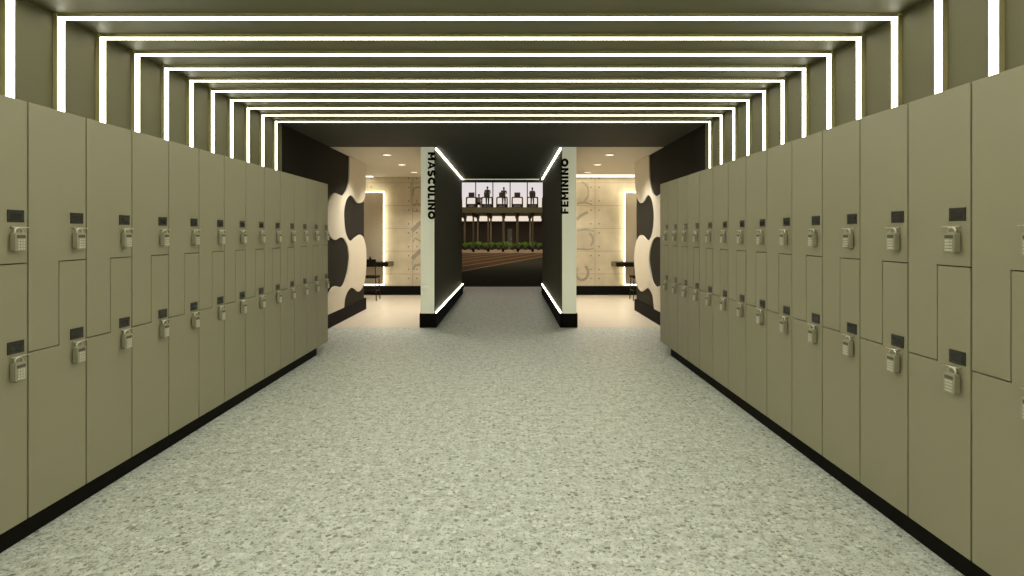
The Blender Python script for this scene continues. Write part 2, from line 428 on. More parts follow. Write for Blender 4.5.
for i, k in enumerate(ks):
    p = p0 if i == 0 else copy_tree(p0)
    p.location = (0, 3.737 + 0.386 * k, 0)
    if k >= -2:
        lab = f'white light frame across ceiling and walls, {ORD[i + 1]} counted from the far dark end'
    else:
        lab = 'white light frame of the hall running out of view over the viewer'
    tag(p, lab, 'light', 'light frames over the locker hall')

# ================================================================== LOCKERS
UW = 0.4
ZB, ZT, ZLO, ZHI = 0.104, 2.119, 0.906, 1.339
def make_locker():
    """front plane x = 0 facing +x, unit runs y 0..0.4 (y up = far side for the left row); base z = 0"""
    t = thing('locker', 'x', 'locker')
    bm = bmesh.new()
    D = 0.482
    box(bm, -D, -0.020, 0.0005, UW - 0.0005, ZB, ZT)
    obj('body', bm, M['carcass'], t)
    gp, gh = 0.005, 0.0028
    y0, y1, ym = gp, UW - gp, UW / 2
    up = [(y0, ZT), (y0, ZLO + gh), (ym - gh, ZLO + gh), (ym - gh, ZHI + gh), (y1, ZHI + gh), (y1, ZT)]
    lo = [(y0, ZB), (y1, ZB), (y1, ZHI - gh), (ym + gh, ZHI - gh), (ym + gh, ZLO - gh), (y0, ZLO - gh)]
    for nm, pts, zc in (('door', up, 1.565), ('door', lo, 0.946)):
        bm = bmesh.new()
        prism(bm, pts, lambda u, v, d: (d, u, v), -0.0195, 0.0)
        d = obj(nm, bm, M['locker'], t, bevel=0.0012, seg=1)
        bm = bmesh.new(); box(bm, 0.0002, 0.004, 0.277, 0.373, zc - 0.029, zc + 0.029)
        pl = obj('number_plate', bm, M['plate'], d, bevel=0.0015)
        bm = bmesh.new(); box(bm, 0.004, 0.0046, 0.292, 0.358, zc - 0.019, zc + 0.012)
        obj('plate_window', bm, M['plate_in'], d)
    return t

def make_padlock(side):
    """keypad padlock hung in front of a door: origin on the door plane at the body centre; side +1/-1 = where the hasp bar runs"""
    t = thing('padlock', 'x', 'padlock')
    w, h, th = 0.066, 0.088, 0.026
    x0 = 0.008
    bm = bmesh.new()
    r = 0.010; pts = []
    for cx, cz, a0 in ((w / 2 - r, h / 2 - r, 0), (-w / 2 + r, h / 2 - r, 90), (-w / 2 + r, -h / 2 + r, 180), (w / 2 - r, -h / 2 + r, 270)):
        for a in (0, 30, 60, 90):
            pts.append((cx + r * math.cos(math.radians(a0 + a)), cz + r * math.sin(math.radians(a0 + a))))
    prism(bm, pts, lambda u, v, d: (d, u, v), x0, x0 + th)
    b = obj('lock_body', bm, M['lockbody'], t, bevel=0.002)
    bm = bmesh.new(); box(bm, x0 + th, x0 + th + 0.001, -w / 2 + 0.008, w / 2 - 0.008, h / 2 - 0.026, h / 2 - 0.012)
    obj('dial_window', bm, M['lockdark'], b)
    for rr in range(4):
        bm = bmesh.new()
        z = h / 2 - 0.036 - rr * 0.0135
        for c in (-1, 0, 1):
            box(bm, x0 + th, x0 + th + 0.0025, c * 0.0145 - 0.006, c * 0.0145 + 0.006, z - 0.0045, z + 0.0045)
        obj('key_row', bm, M['key'], b)
    # shackle: inverted U
    bm = bmesh.new()
    pts = [(x0 + th / 2, -0.022, h / 2 - 0.004)] + [(x0 + th / 2, -0.022 * math.cos(a), h / 2 + 0.006 + 0.016 * math.sin(a)) for a in [PI * k / 8 for k in range(9)]] + [(x0 + th / 2, 0.022, h / 2 - 0.004)]
    tube(bm, pts, 0.0042, 8)
    obj('shackle', bm, M['steel'], t, smooth=True)
    # hasp: bar on the door front passing through the shackle
    bm = bmesh.new()
    zz = h / 2 + 0.024
    tube(bm, [(0.0165, -side * 0.026, zz), (0.0165, side * 0.068, zz)], 0.0026, 8)
    tube(bm, [(0.0002, -side * 0.022, zz), (0.0165, -side * 0.022, zz)], 0.0032, 8)
    obj('hasp', bm, M['steel'], t, smooth=True)
    return t

L0 = make_locker()
PLs = make_padlock(+1); PRs = make_padlock(-1)
first = {'L': True, 'pl': True, 'pr': True}
def place_row(which):
    if which == 'left':
        y_end = 7.703; step = 0.4; n = 17; x = XL; rz = 0
    else:
        y_end = 7.722; step = 0.4; n = 17; x = XR; rz = PI
    for i in range(n):
        far = y_end - step * i; near = far - step
        L = L0 if first['L'] else copy_tree(L0); first['L'] = False
        L.location = (x, near, 0) if which == 'left' else (x, far, 0)
        L.rotation_euler = (0, 0, rz)
        vis = far > (2.79 if which == 'left' else 2.23)
        if i == 0:
            lab = f'olive-grey two-door locker at the far end of the {which} row, overhanging its plinth'
        elif vis:
            lab = f'tall olive-grey two-door locker, {ORD[i + 1]} from the far end of the {which} row'
        else:
            lab = f'olive-grey two-door locker of the {which} row beyond the near edge of the view'
        tag(L, lab, 'locker', f'lockers in the {which} row')
        key = 'pl' if which == 'left' else 'pr'
        for zc, nm in ((1.443, 'upper'), (0.834, 'lower')):
            src = PLs if which == 'left' else PRs
            P = src if first[key] else copy_tree(src); first[key] = False
            P.location = (x, far - 0.082, zc) if which == 'left' else (x, near + 0.082, zc)
            P.rotation_euler = (0, 0, rz)
            side = nm
            if vis:
                lab = f'silver keypad padlock on {side} door of {ORD[i + 1]} locker from far end, {which} row'
            else:
                lab = f'silver keypad padlock on {side} door of a {which} row locker beyond the view'
            tag(P, lab, 'padlock', f'padlocks of the {which} row, {side} doors')
place_row('left'); place_row('right')
struct('trim_plinth_left', (WL + 0.03, XL - 0.03, 7.703 - 17 * 0.4, 7.35, 0.0, 0.103), M['black'])
struct('trim_plinth_right', (XR + 0.03, WR - 0.03, 7.722 - 17 * 0.4, 7.32, 0.0, 0.103), M['black'])

# ================================================================== CORRIDOR LIGHTS
def strip_light(name, label, dims_channel, dims_led, m):
    t = thing(name, label, 'light', ((dims_led[0] + dims_led[1]) / 2, dims_led[2], dims_led[4]))
    ox, oy, oz = t.location
    sh = lambda d: (d[0] - ox, d[1] - ox, d[2] - oy, d[3] - oy, d[4] - oz, d[5] - oz)
    bxo('channel', sh(dims_channel), M['channel'], t)
    bxo('light_strip', sh(dims_led), m, t)
for s, nm, xi in ((1, 'left', -1.180), (-1, 'right', 0.830)):
    a, b = sorted((xi + s * 0.005, xi + s * 0.027))
    a2, b2 = sorted((xi + s * 0.002, xi + s * 0.030))
    strip_light('linear_light', f'glowing light line on top of the {nm} corridor skirting', (a2, b2, Y1 + 0.02, YE + 0.06, SK, SK + 0.004), (a, b, Y1 + 0.03, YE + 0.05, SK + 0.004, SK + 0.015), M['led_corr'])
    strip_light('linear_light', f'glowing light line under the ceiling along the {nm} corridor wall', (a2, b2, Y1 + 0.02, YE - 0.03, CEIL - 0.008, CEIL - 0.001), (a, b, Y1 + 0.03, YE - 0.04, CEIL - 0.028, CEIL - 0.008), M['led_corr'])
strip_light('linear_light', 'thin light line across the header at the far end of the corridor', (-1.20, 0.75, YE - 0.045, YE - 0.021, CEIL - 0.012, CEIL - 0.001), (-1.19, 0.74, YE - 0.04, YE - 0.022, CEIL - 0.024, CEIL - 0.012), M['led_dim'])

# ================================================================== LETTERS
def arc(cx, cy, rx, ry, a0, a1, n=14):
    return [(cx + rx * math.cos(math.radians(a0 + (a1 - a0) * i / n)), cy + ry * math.sin(math.radians(a0 + (a1 - a0) * i / n))) for i in range(n + 1)]
T = 0.31   # stroke thickness relative to the cap height 1
def thick(pts, t, closed=False):
    n = len(pts); L, R = [], []
    for i, p in enumerate(pts):
        a = pts[i - 1] if (i > 0 or closed) else p
        b = pts[(i + 1) % n] if (i < n - 1 or closed) else p
        d = Vector((b[0] - a[0], b[1] - a[1])).normalized(); nn = Vector((-d.y, d.x))
        L.append((p[0] + nn.x * t / 2, p[1] + nn.y * t / 2)); R.append((p[0] - nn.x * t / 2, p[1] - nn.y * t / 2))
    quads = []
    m_ = n if closed else n - 1
    for i in range(m_):
        j = (i + 1) % n; quads.append([L[i], L[j], R[j], R[i]])
    return quads
h = T / 2
GL = {
    'M': (1.08, [[(0, 0), (T, 0), (T, 1), (0, 1)], [(1.08 - T, 0), (1.08, 0), (1.08, 1), (1.08 - T, 1)], [(0, 1), (0.26, 1), (0.64, 0.30), (0.44, 0.30)], [(1.08, 1), (0.82, 1), (0.44, 0.30), (0.64, 0.30)]]),
    'A': (1.06, [[(0, 0), (0.25, 0), (0.65, 1), (0.41, 1)], [(1.06, 0), (0.81, 0), (0.41, 1), (0.65, 1)], [(0.25, 0.2), (0.81, 0.2), (0.74, 0.39), (0.32, 0.39)]]),
    'L': (0.70, [[(0, 0), (T, 0), (T, 1), (0, 1)], [(0, 0), (0.70, 0), (0.70, 0.21), (0, 0.21)]]),
    'I': (T, [[(0, 0), (T, 0), (T, 1), (0, 1)]]),
    'N': (0.93, [[(0, 0), (T, 0), (T, 1), (0, 1)], [(0.93 - T, 0), (0.93, 0), (0.93, 1), (0.93 - T, 1)], [(0, 1), (0.24, 1), (0.93, 0), (0.69, 0)]]),
    'F': (0.76, [[(0, 0), (T, 0), (T, 1), (0, 1)], [(0, 0.79), (0.76, 0.79), (0.76, 1), (0, 1)], [(0, 0.38), (0.68, 0.38), (0.68, 0.58), (0, 0.58)]]),
    'E': (0.77, [[(0, 0), (T, 0), (T, 1), (0, 1)], [(0, 0.80), (0.76, 0.80), (0.76, 1), (0, 1)], [(0, 0.405), (0.70, 0.405), (0.70, 0.595), (0, 0.595)], [(0, 0), (0.77, 0), (0.77, 0.2), (0, 0.2)]]),
    'O': (1.12, thick(arc(0.56, 0.5, 0.56 - h, 0.51 - h, 0, 360, 32)[:-1], T, True)),
    'C': (0.98, thick(arc(0.56, 0.5, 0.56 - h, 0.51 - h, 42, 318, 24), T)),
    'U': (0.90, thick([(h, 1), (h, 0.45)] + arc(0.45, 0.42, 0.45 - h, 0.42 - h * 0.8, 180, 360, 14) + [(0.90 - h, 0.45), (0.90 - h, 1)], T)),
    'S': (0.80, thick([(0.70, 0.80)] + arc(0.41, 0.715, 0.29, 0.195, 50, 265, 12) + arc(0.40, 0.29, 0.31, 0.20, 80, -130, 12) + [(0.09, 0.17)], T * 0.92)),
}
def sign(word, label, cap, length, to3, depth):
    t = thing('wall_lettering', label, 'sign', to3(0, 0, 0))
    base = Vector(t.location)
    nat = sum(GL[c][0] for c in word); gap = (length / cap - nat) / (len(word) - 1)
    x = 0
    for c in word:
        bm = bmesh.new()
        for poly in GL[c][1]:
            prism(bm, [((x + u) * cap, v * cap) for u, v in poly], lambda u, v, d: Vector(to3(u, v, d)) - base, 0.0, depth)
        obj('letter', bm, M['letter'], t)
        x += GL[c][0] + gap
zt = EYE + (234 - 152.3) * 9.49 / 600
xa = (427.9 - VX) * 9.49 / 600; xb = (435.3 - VX) * 9.49 / 600
sign('MASCULINO', 'black raised MASCULINO lettering reading down the left pale wall end', xb - xa, 67 * 9.49 / 600, lambda u, v, d: (xa + v, Y1 - 0.0005 - d, zt - u), 0.025)
zb_ = EYE + (234 - 213.8) * 9.49 / 600
xa2 = (568.4 - VX) * 9.49 / 600; xb2 = (561.0 - VX) * 9.49 / 600
sign('FEMININO', 'black raised FEMININO lettering reading up the right pale wall end', xa2 - xb2, 55.3 * 9.49 / 600, lambda u, v, d: (xa2 - v, Y1 - 0.0005 - d, zb_ + u), 0.025)

# ================================================================== CHANGING ROOMS
SPOT_W = 125
def downlight(x, y, label, grp):
    t = thing('downlight', label, 'light', (x, y, CEIL), 0, grp)
    bm = bmesh.new(); n = 32
    r0, r1 = 0.070, 0.088
    for k in range(n):
        a, b = 2 * PI * k / n, 2 * PI * (k + 1) / n
        q = []
        for r, z in ((r0, 0.003), (r0, -0.006), (r1, -0.006), (r1, 0.003)):
            q.append((r, z))
        for (ra, za), (rb, zb2) in zip(q, q[1:]):
            bm.faces.new([bm.verts.new(v) for v in ((ra * math.cos(a), ra * math.sin(a), za), (ra * math.cos(b), ra * math.sin(b), za), (rb * math.cos(b), rb * math.sin(b), zb2), (rb * math.cos(a), rb * math.sin(a), zb2))])
    bmesh.ops.remove_doubles(bm, verts=bm.verts[:], dist=1e-5)
    obj('trim_ring', bm, M['tan_ceil'], t)
    bm = bmesh.new(); cyl(bm, 0, 0, -0.004, 0.003, r0, 32)
    obj('lens', bm, M['spot'], t)
    l = bpy.data.lights.new('downlight_lamp', 'SPOT'); l.energy = SPOT_W; l.color = (1, 0.94, 0.83); l.spot_size = 2.25; l.spot_blend = 0.9; l.shadow_soft_size = 0.06
    lo = bpy.data.objects.new('downlight_lamp', l); C.objects.link(lo); lo.parent = t; lo.location = (0, 0, -0.07)
for side, sx, xs in (('left', -1, -2.13), ('right', 1, 1.745)):
    for k, (y, w) in enumerate(((10.43, 'nearest'), (11.90, 'middle'), (13.38, 'farthest'))):
        downlight(xs, y, f'round recessed downlight, {w} of three in the {side} changing room ceiling', f'downlights of the {side} changing room')
# linear ceiling slots by the back wall
for side, x0, x1, y0, y1 in (('right', 1.07, 5.1, 13.85, 14.50), ('left', -5.5, -3.235, 14.15, 14.50)):
    t = thing('linear_light', f'wide glowing ceiling light slot before the {side} concrete wall', 'light', ((x0 + x1) / 2, y0, CEIL))
    hw = (x1 - x0) / 2
    bxo('diffuser', (-hw + 0.02, hw - 0.02, 0.02, y1 - y0 - 0.02, -0.004, 0.002), M['led_slot'], t)
    bm = bmesh.new()
    for d in ((-hw, hw, 0, 0.02), (-hw, hw, y1 - y0 - 0.02, y1 - y0), (-hw, -hw + 0.02, 0.02, y1 - y0 - 0.02), (hw - 0.02, hw, 0.02, y1 - y0 - 0.02)):
        box(bm, *d, -0.008, 0.003)
    obj('frame', bm, M['tan_ceil'], t)

# backlit mirrors
def mirror(side, xin, s):
    x0, x1 = sorted((xin, xin + s * 1.9))
    t = thing('backlit_mirror', f'tall backlit taupe mirror on the {side} concrete wall above the black counter', 'mirror', ((x0 + x1) / 2, YB - 0.07, 0.27))
    hw = (x1 - x0) / 2; H = 2.21
    bxo('mirror_panel', (-hw, hw, -0.045, -0.03, 0, H), M['mirror'], t, 0.002)
    bxo('backing_box', (-hw + 0.03, hw - 0.03, -0.03, 0.069, 0.03, H - 0.03), M['blackmetal'], t)
    bm = bmesh.new()
    e = 0.016
    box(bm, -hw - e, -hw + 0.02, -0.0295, -0.005, -e, H + e); box(bm, hw - 0.02, hw + e, -0.0295, -0.005, -e, H + e)
    box(bm, -hw + 0.02, hw - 0.02, -0.0295, -0.005, H - 0.02, H + e); box(bm, -hw + 0.02, hw - 0.02, -0.0295, -0.005, -e, 0.02)
    obj('light_border', bm, M['led_warm'], t)
mirror('left', -3.035, -1)
mirror('right', 2.785, +1)
def counter(side, xin, s):
    x0, x1 = sorted((xin, xin + s * 2.2))
    t = thing('vanity_counter', f'black wall-hung vanity counter in the {side} changing room', 'counter', ((x0 + x1) / 2, 14.2, 0.715))
    hw = (x1 - x0) / 2
    bxo('top', (-hw, hw, -0.28, 0.34, 0.02, 0.10), M['blackwood'], t, 0.003)
    bxo('underframe', (-hw + 0.03, hw - 0.03, -0.24, 0.34, 0, 0.02), M['blackmetal'], t)
    a, b = (hw, hw + 0.012) if s < 0 else (-hw - 0.012, -hw)
    bxo('edge_cap', (a, b, -0.28, 0.34, 0.0, 0.10), M['olive_edge'], t)
counter('left', -2.81, -1)
counter('right', 2.48, +1)
def chair(x, y, rz, label):
    t = thing('vanity_stool', label, 'stool', (x, y, 0), rz)
    r = 0.010
    for a, b in ((-1, -1), (1, -1), (-1, 1), (1, 1)):
        bm = bmesh.new(); zt_ = 0.92 if b > 0 else 0.50
        tube(bm, [(a * 0.19, b * 0.19, 0), (a * 0.17, b * 0.17, 0.5)] + ([(a * 0.165, 0.19, 0.92)] if b > 0 else []), r, 8)
        obj('leg', bm, M['blackmetal'], t)
    bm = bmesh.new(); box(bm, -0.20, 0.20, -0.20, 0.20, 0.50, 0.545); obj('seat', bm, M['blackwood'], t, bevel=0.01)
    bm = bmesh.new(); box(bm, -0.18, 0.18, 0.175, 0.20, 0.78, 0.92); obj('backrest', bm, M['blackwood'], t, bevel=0.006)
    bm = bmesh.new()
    for a, b, c, d in ((-0.18, -0.18, 0.18, -0.18), (-0.18, 0.18, 0.18, 0.18), (-0.18, -0.18, -0.18, 0.18), (0.18, -0.18, 0.18, 0.18)):
        tube(bm, [(a, b, 0.22), (c, d, 0.22)], 0.007, 6)
    obj('stretcher', bm, M['blackmetal'], t)
chair(-3.13, 13.45, PI, 'slim black metal chair at the counter in the left changing room')
chair(2.93, 13.45, PI, 'slim black metal chair at the counter in the right changing room')
# small items on the counters
def bottle(x, label):
    t = thing('soap_dispenser', label, 'dispenser', (x, 14.1, 0.815))
    bm = bmesh.new(); cyl(bm, 0, 0, 0, 0.11, 0.028, 16); obj('bottle', bm, M['blackmetal'], t, bevel=0.004)
    bm = bmesh.new(); cyl(bm, 0, 0, 0.11, 0.14, 0.008, 10); box(bm, -0.008, 0.008, -0.05, 0.008, 0.135, 0.145); obj('pump', bm, M['blackmetal'], t)
bottle(-3.27, 'small dark dispenser standing on the left vanity counter')

# faded mural strokes on the concrete wall (a painted surface)
def wpt(px, py): return ((px - VX) * YB / 600, EYE + (234 - py) * YB / 600)
def mural(name, strokes, patches=()):
    bm = bmesh.new(); k = 0
    for pts, t in strokes:
        k += 1
        for q in thick([wpt(*p) for p in pts], t * YB / 600):
            prism(bm, q, lambda u, v, d: (u, YB - 0.001 - d, v), 0.0, 0.001 + 0.0002 * k)
    o = obj(name, bm, M['mural']); o['kind'] = 'structure'
    if not patches: return
    bm = bmesh.new()
    for x0, y0, x1, y1 in patches:
        (a, b), (c, d) = wpt(x0, y0), wpt(x1, y1)
        box(bm, min(a, c), max(a, c), YB - 0.0012, YB, min(b, d), max(b, d))
    w_ = obj('mural_wash', bm, M['mural_pale'], o)
mural('trim_mural_right', [
    (arc(580, 192, 8.5, 10, -80, 60, 10), 1.6), (arc(582, 272.5, 6.2, 7.5, -60, 215, 16), 2.6), ([(576.5, 219.5), (581, 215.5), (588, 212)], 3.0),
    ([(577, 230.5), (585, 229.5), (594, 231)], 1.6), (arc(582, 240, 11, 9, -50, 40, 8), 2.0), ([(577, 249), (588, 249.5), (594, 248.5)], 1.8),
    ([(577, 204), (584, 202), (592, 204.5)], 1.5)], [(576.6, 229.6, 594.4, 249.6), (577, 183, 589, 204)])
mural('trim_mural_left', [
    ([(412, 231), (416, 227), (421, 222)], 4.0), ([(412, 259), (416, 255), (421, 250)], 4.0), ([(413, 242), (415, 238), (421, 241.5)], 1.6),
    ([(413, 270), (415, 265.5), (420.5, 264.5)], 2.6), ([(412.5, 196), (414, 188), (420.5, 187)], 1.6), ([(413, 205), (417, 203.5), (421, 205)], 1.8),
    ([(413, 211.5), (420.5, 211.2)], 1.2)], [(410, 183, 412.2, 204.3)])

# ================================================================== GYM BEYOND THE CORRIDOR
GX0, GX1, GY0, GY1, GZ = -9.0, 9.0, 15.1, 58.0, 6.9
struct('floor', (GX0, -1.25, GY0, 16.85, -0.06, 0), M['rubber'])
struct('floor', (0.88, GX1, GY0, 16.85, -0.06, 0), M['rubber'])
struct('floor', (GX0, GX1, 16.85, 58.2, -0.07, -0.01), M['rubber'])
struct('wall_gym_left', (GX0 - 0.2, GX0, GY0, GY1 + 0.2, 0, GZ), M['gymwall'])
struct('wall_gym_right', (GX1, GX1 + 0.2, GY0, GY1 + 0.2, 0, GZ), M['gymwall'])
struct('wall_gym_front', (GX0, -1.401, GY0 - 0.15, GY0, 0, GZ), M['gymwall'])
struct('wall_gym_front', (1.061, GX1, GY0 - 0.15, GY0, 0, GZ), M['gymwall'])
struct('wall_gym_front', (-1.401, 1.061, GY0 - 0.0, GY0 + 0.1, CEIL, GZ), M['gymwall'])
struct('ceiling_gym', (GX0, GX1, GY0, GY1 + 0.2, GZ, GZ + 0.1), M['gymwall'])
# back wall: solid to 2.68, clerestory to 3.25, then slab, then tall windows
w = struct('wall_gym_back', (GX0, GX1, GY1, GY1 + 0.2, 0, 2.68), M['gymwall'])
struct('wall_gym_back', (GX0, GX1, GY1 + 0.01, GY1 + 0.2, 3.25, 3.68), M['slab'])
struct('wall_gym_back', (GX0, GX1, GY1, GY1 + 0.2, 6.6, GZ), M['gymwall'])
def window(name, z0, z1, mx, mw):
    bm = bmesh.new()
    for x in mx: box(bm, x - mw / 2, x + mw / 2, GY1 + 0.05, GY1 + 0.13, z0, z1)
    box(bm, GX0, GX1, GY1 + 0.05, GY1 + 0.13, z0, z0 + 0.04); box(bm, GX0, GX1, GY1 + 0.05, GY1 + 0.13, z1 - 0.04, z1)
    o = obj(name, bm, M['mullion']); o['kind'] = 'structure'
    bxo('glass_pane', (GX0, GX1, GY1 + 0.085, GY1 + 0.095, z0, z1), M['glass'], o)
window('window_1', 3.68, 6.6, [(475.7 - VX) * 58.1 / 600 + 1.665 * k for k in range(-3, 8)], 0.09)
window('window_2', 2.68, 3.25, [-7.9 + 1.23 * k for k in range(14)], 0.12)
d = struct('door_1', (-0.16, 0.28, GY1 - 0.04, GY1, 0, 2.0), M['gymdoor'])
bxo('door_handle', (0.18, 0.22, GY1 - 0.08, GY1 - 0.04, 0.95, 1.1), M['steel'], d)
# track region: lanes and lines, in plan
bd = Vector((4.05, 15.2)).normalized(); bn = Vector((-bd.y, bd.x)); P0 = Vector((-1.868, 23.7))
def lane(name, n0, n1, m, z0, z1, ymax=47.0, ymin=17.2):
    """parallel band clipped to the gym floor"""
    from mathutils.geometry import intersect_line_line_2d
    def clip(poly, f):
        out = []
        for i in range(len(poly)):
            a, b = poly[i], poly[(i + 1) % len(poly)]
            fa, fb = f(a), f(b)
            if fa >= 0: out.append(a)
            if (fa >= 0) != (fb >= 0): out.append(a + (b - a) * (fa / (fa - fb)))
        return out
    poly = [P0 + bd * t + bn * n for t, n in ((-30, n0), (60, n0), (60, n1), (-30, n1))]
    for f in (lambda p: p.x - GX0, lambda p: GX1 - p.x, lambda p: p.y - ymin, lambda p: ymax - p.y): poly = clip(poly, f)
    bm = bmesh.new()
    prism(bm, [(p.x, p.y) for p in poly], lambda u, v, d: (u, v, d), z0, z1)
    o = obj(name, bm, m); o['kind'] = 'structure'; return o
lane('floor_track', 0.0, 12.0, M['track'], -0.0099, -0.004)
for k in range(6):
    lane('floor_marking', 1.25 * k, 1.25 * k + (0.22 if k == 0 else 0.16), M['trackline'], -0.0039, -0.002)
struct('floor_gym_back', (GX0, GX1, 47.0, 58.0, -0.0099, -0.003), M['tanfloor'])
# mezzanine
struct('floor_mezzanine', (GX0, GX1, 49.75, 58.0, 3.24, 3.70), M['slab'])
def joists():
    for k in range(14):
        x = -2.995 - 1.235 * 4 + 1.235 * k
        if abs(x) > 8.7: continue
        struct('beam', (x - 0.14, x + 0.14, 49.95, 57.9, 3.0, 3.24), M['joist'])
joists()
def gym_post(x, y, label, grp):
    t = thing('support_post', label, 'post', (x, y, -0.003), 0, grp)
    bm = bmesh.new(); box(bm, -0.07, 0.07, -0.07, 0.07, 0.28, 3.0); obj('shaft', bm, M['post'], t, bevel=0.01)
    bm = bmesh.new(); box(bm, -0.10, 0.10, -0.10, 0.10, 0, 0.28); obj('foot', bm, M['black'], t, bevel=0.01)
    bm = bmesh.new(); box(bm, -0.11, 0.11, -0.11, 0.11, 2.93, 3.003); obj('capital', bm, M['joist'], t)
fx = [-2.995 + 1.235 * k for k in range(-1, 7)]
names = ['leftmost', 'second from left', 'third from left', 'middle', 'third from right', 'second from right', 'rightmost']
vis_front = [x for x in fx if -3.7 < x < 2.5]
for x in fx:
    if x in vis_front:
        i = vis_front.index(x); lab = f'tan post with black foot under the balcony front edge, {ORD[i + 1]} from the left'
    else: lab = 'tan post under the balcony front edge hidden beside the corridor walls'
    gym_post(x, 49.9 + 0.1, lab, 'front posts under the balcony')
bx_ = [-4.205 + 1.233 * k for k in range(8)]
for i, x in enumerate(bx_):
    lab = f'tan post with black foot in the rear row under the balcony, {ORD[i + 1]} from the left'
    gym_post(x, 56.5, lab, 'rear posts under the balcony')
# shrubs
def shrub(x, y, hgt, label, k):
    rnd = random.Random(k)
    t = thing('leafy_plant', label, 'plant', (x, y, -0.003), 0, 'green plants along the wall under the balcony')
    bm = bmesh.new(); cyl(bm, 0, 0, 0, 0.22, 0.15, 14, 0.19); obj('pot', bm, M['pot'], t)
    bm = bmesh.new()
    for i in range(120):
        a = rnd.uniform(0, 2 * PI); e = rnd.uniform(0.9, 1.5); L = hgt * rnd.uniform(0.6, 1.05)
        dx, dy, dz = math.cos(a) * math.cos(e), math.sin(a) * math.cos(e), math.sin(e)
        px, py = -math.sin(a), math.cos(a)
        w_ = rnd.uniform(0.02, 0.04)
        b0 = Vector((dx * 0.02, dy * 0.02, 0.2)); dirv = Vector((dx, dy, dz)); pv = Vector((px, py, 0))
        m1 = b0 + dirv * L * 0.55; tip = b0 + dirv * L * 0.95 + Vector((dx, dy, -0.4)) * L * 0.18
        nrm = dirv.cross(pv) * 0.006
        bot = [b0 - pv * w_ * 0.3, m1 - pv * w_, tip, m1 + pv * w_, b0 + pv * w_ * 0.3]
        a_ = [bm.verts.new(v) for v in bot]; b_ = [bm.verts.new(v + nrm) for v in bot]
        bm.faces.new(a_); bm.faces.new(b_[::-1])
        for q in range(5): bm.faces.new((a_[q], b_[q], b_[(q + 1) % 5], a_[(q + 1) % 5]))
    obj('foliage', bm, M['leaf'], t)
px0 = -4.7
for i in range(14):
    shrub(px0 + 0.62 * i, 55.6, 0.55 + 0.16 * ((i * 5) % 4) / 3, f'green leafy potted plant in the row under the balcony, {ORD[i + 1]} from left', i)

# treadmills
MZ = 3.70
def make_treadmill():
    t = thing('treadmill', 'x', 'treadmill')
    bm = bmesh.new(); box(bm, -0.26, 0.26, 0.15, 1.75, 0.10, 0.15); obj('belt', bm, M['screen'], t, bevel=0.01)
    for s in (-1, 1):
        bm = bmesh.new(); box(bm, s * 0.33 - 0.06, s * 0.33 + 0.06, 0.1, 1.8, 0.06, 0.17); obj('side_rail', bm, M['machine'], t, bevel=0.015)
        bm = bmesh.new(); tube(bm, [(s * 0.44, 0.12, 0.0), (s * 0.44, 0.08, 0.45), (s * 0.43, 0.0, 0.86), (s * 0.34, -0.02, 0.92)], 0.055, 8); obj('upright', bm, M['machine'], t, smooth=True)
        bm = bmesh.new(); tube(bm, [(s * 0.43, 0.0, 0.86), (s * 0.41, 0.3, 0.86), (s * 0.41, 0.55, 0.80)], 0.036, 8); obj('handrail', bm, M['machine'], t, smooth=True)
    bm = bmesh.new()
    box(bm, -0.42, 0.42, -0.12, 0.35, 0.17, 0.33); obj('motor_hood', bm, M['machine'], t, bevel=0.05, seg=3)
    bm = bmesh.new(); box(bm, -0.42, 0.42, -0.05, 0.03, 0.84, 0.93); obj('crossbar', bm, M['machine'], t, bevel=0.02)
    bm = bmesh.new(); box(bm, -0.25, 0.25, -0.06, 0.0, 0.93, 1.30); c = obj('console', bm, M['machine'], t, bevel=0.02)
    bm = bmesh.new(); box(bm, -0.21, 0.21, 0.0, 0.006, 0.97, 1.26); obj('screen', bm, M['screen'], c)
    return t
tx = [-4.49, -3.20, -1.90, -0.62, 0.68, 1.97, 3.26]
descr = [None, 'treadmill without a runner at the left edge of the balcony', 'treadmill on the balcony under the broad runner left of centre',
         'treadmill on the balcony under the second runner from the left', 'empty treadmill in the middle of the balcony row',
         'treadmill on the balcony under the runner at the right', None]
T0 = make_treadmill()
for i, x in enumerate(tx):
    t = T0 if i == 0 else copy_tree(T0)
    t.location = (x, 50.9, MZ)
    tag(t, descr[i] or f'treadmill on the balcony beyond the {"left" if i == 0 else "right"} corridor wall', 'treadmill', 'treadmills along the balcony')

# people
def skin_mesh(name, verts, edges, radii, m, parent, root=0, sub=2):
    me = bpy.data.meshes.new(name); me.from_pydata([Vector(v) for v in verts], edges, []); me.update()
    o = bpy.data.objects.new(name, me); C.objects.link(o); o.parent = parent
    me.materials.append(m)
    o.modifiers.new('skin', 'SKIN').use_smooth_shade = True
    for i, sv in enumerate(me.skin_vertices[0].data):
        r = radii[i]; sv.radius = (r, r) if isinstance(r, (int, float)) else r
        sv.use_root = (i == root)
    s = o.modifiers.new('sub', 'SUBSURF'); s.levels = 1; s.render_levels = sub
    return o

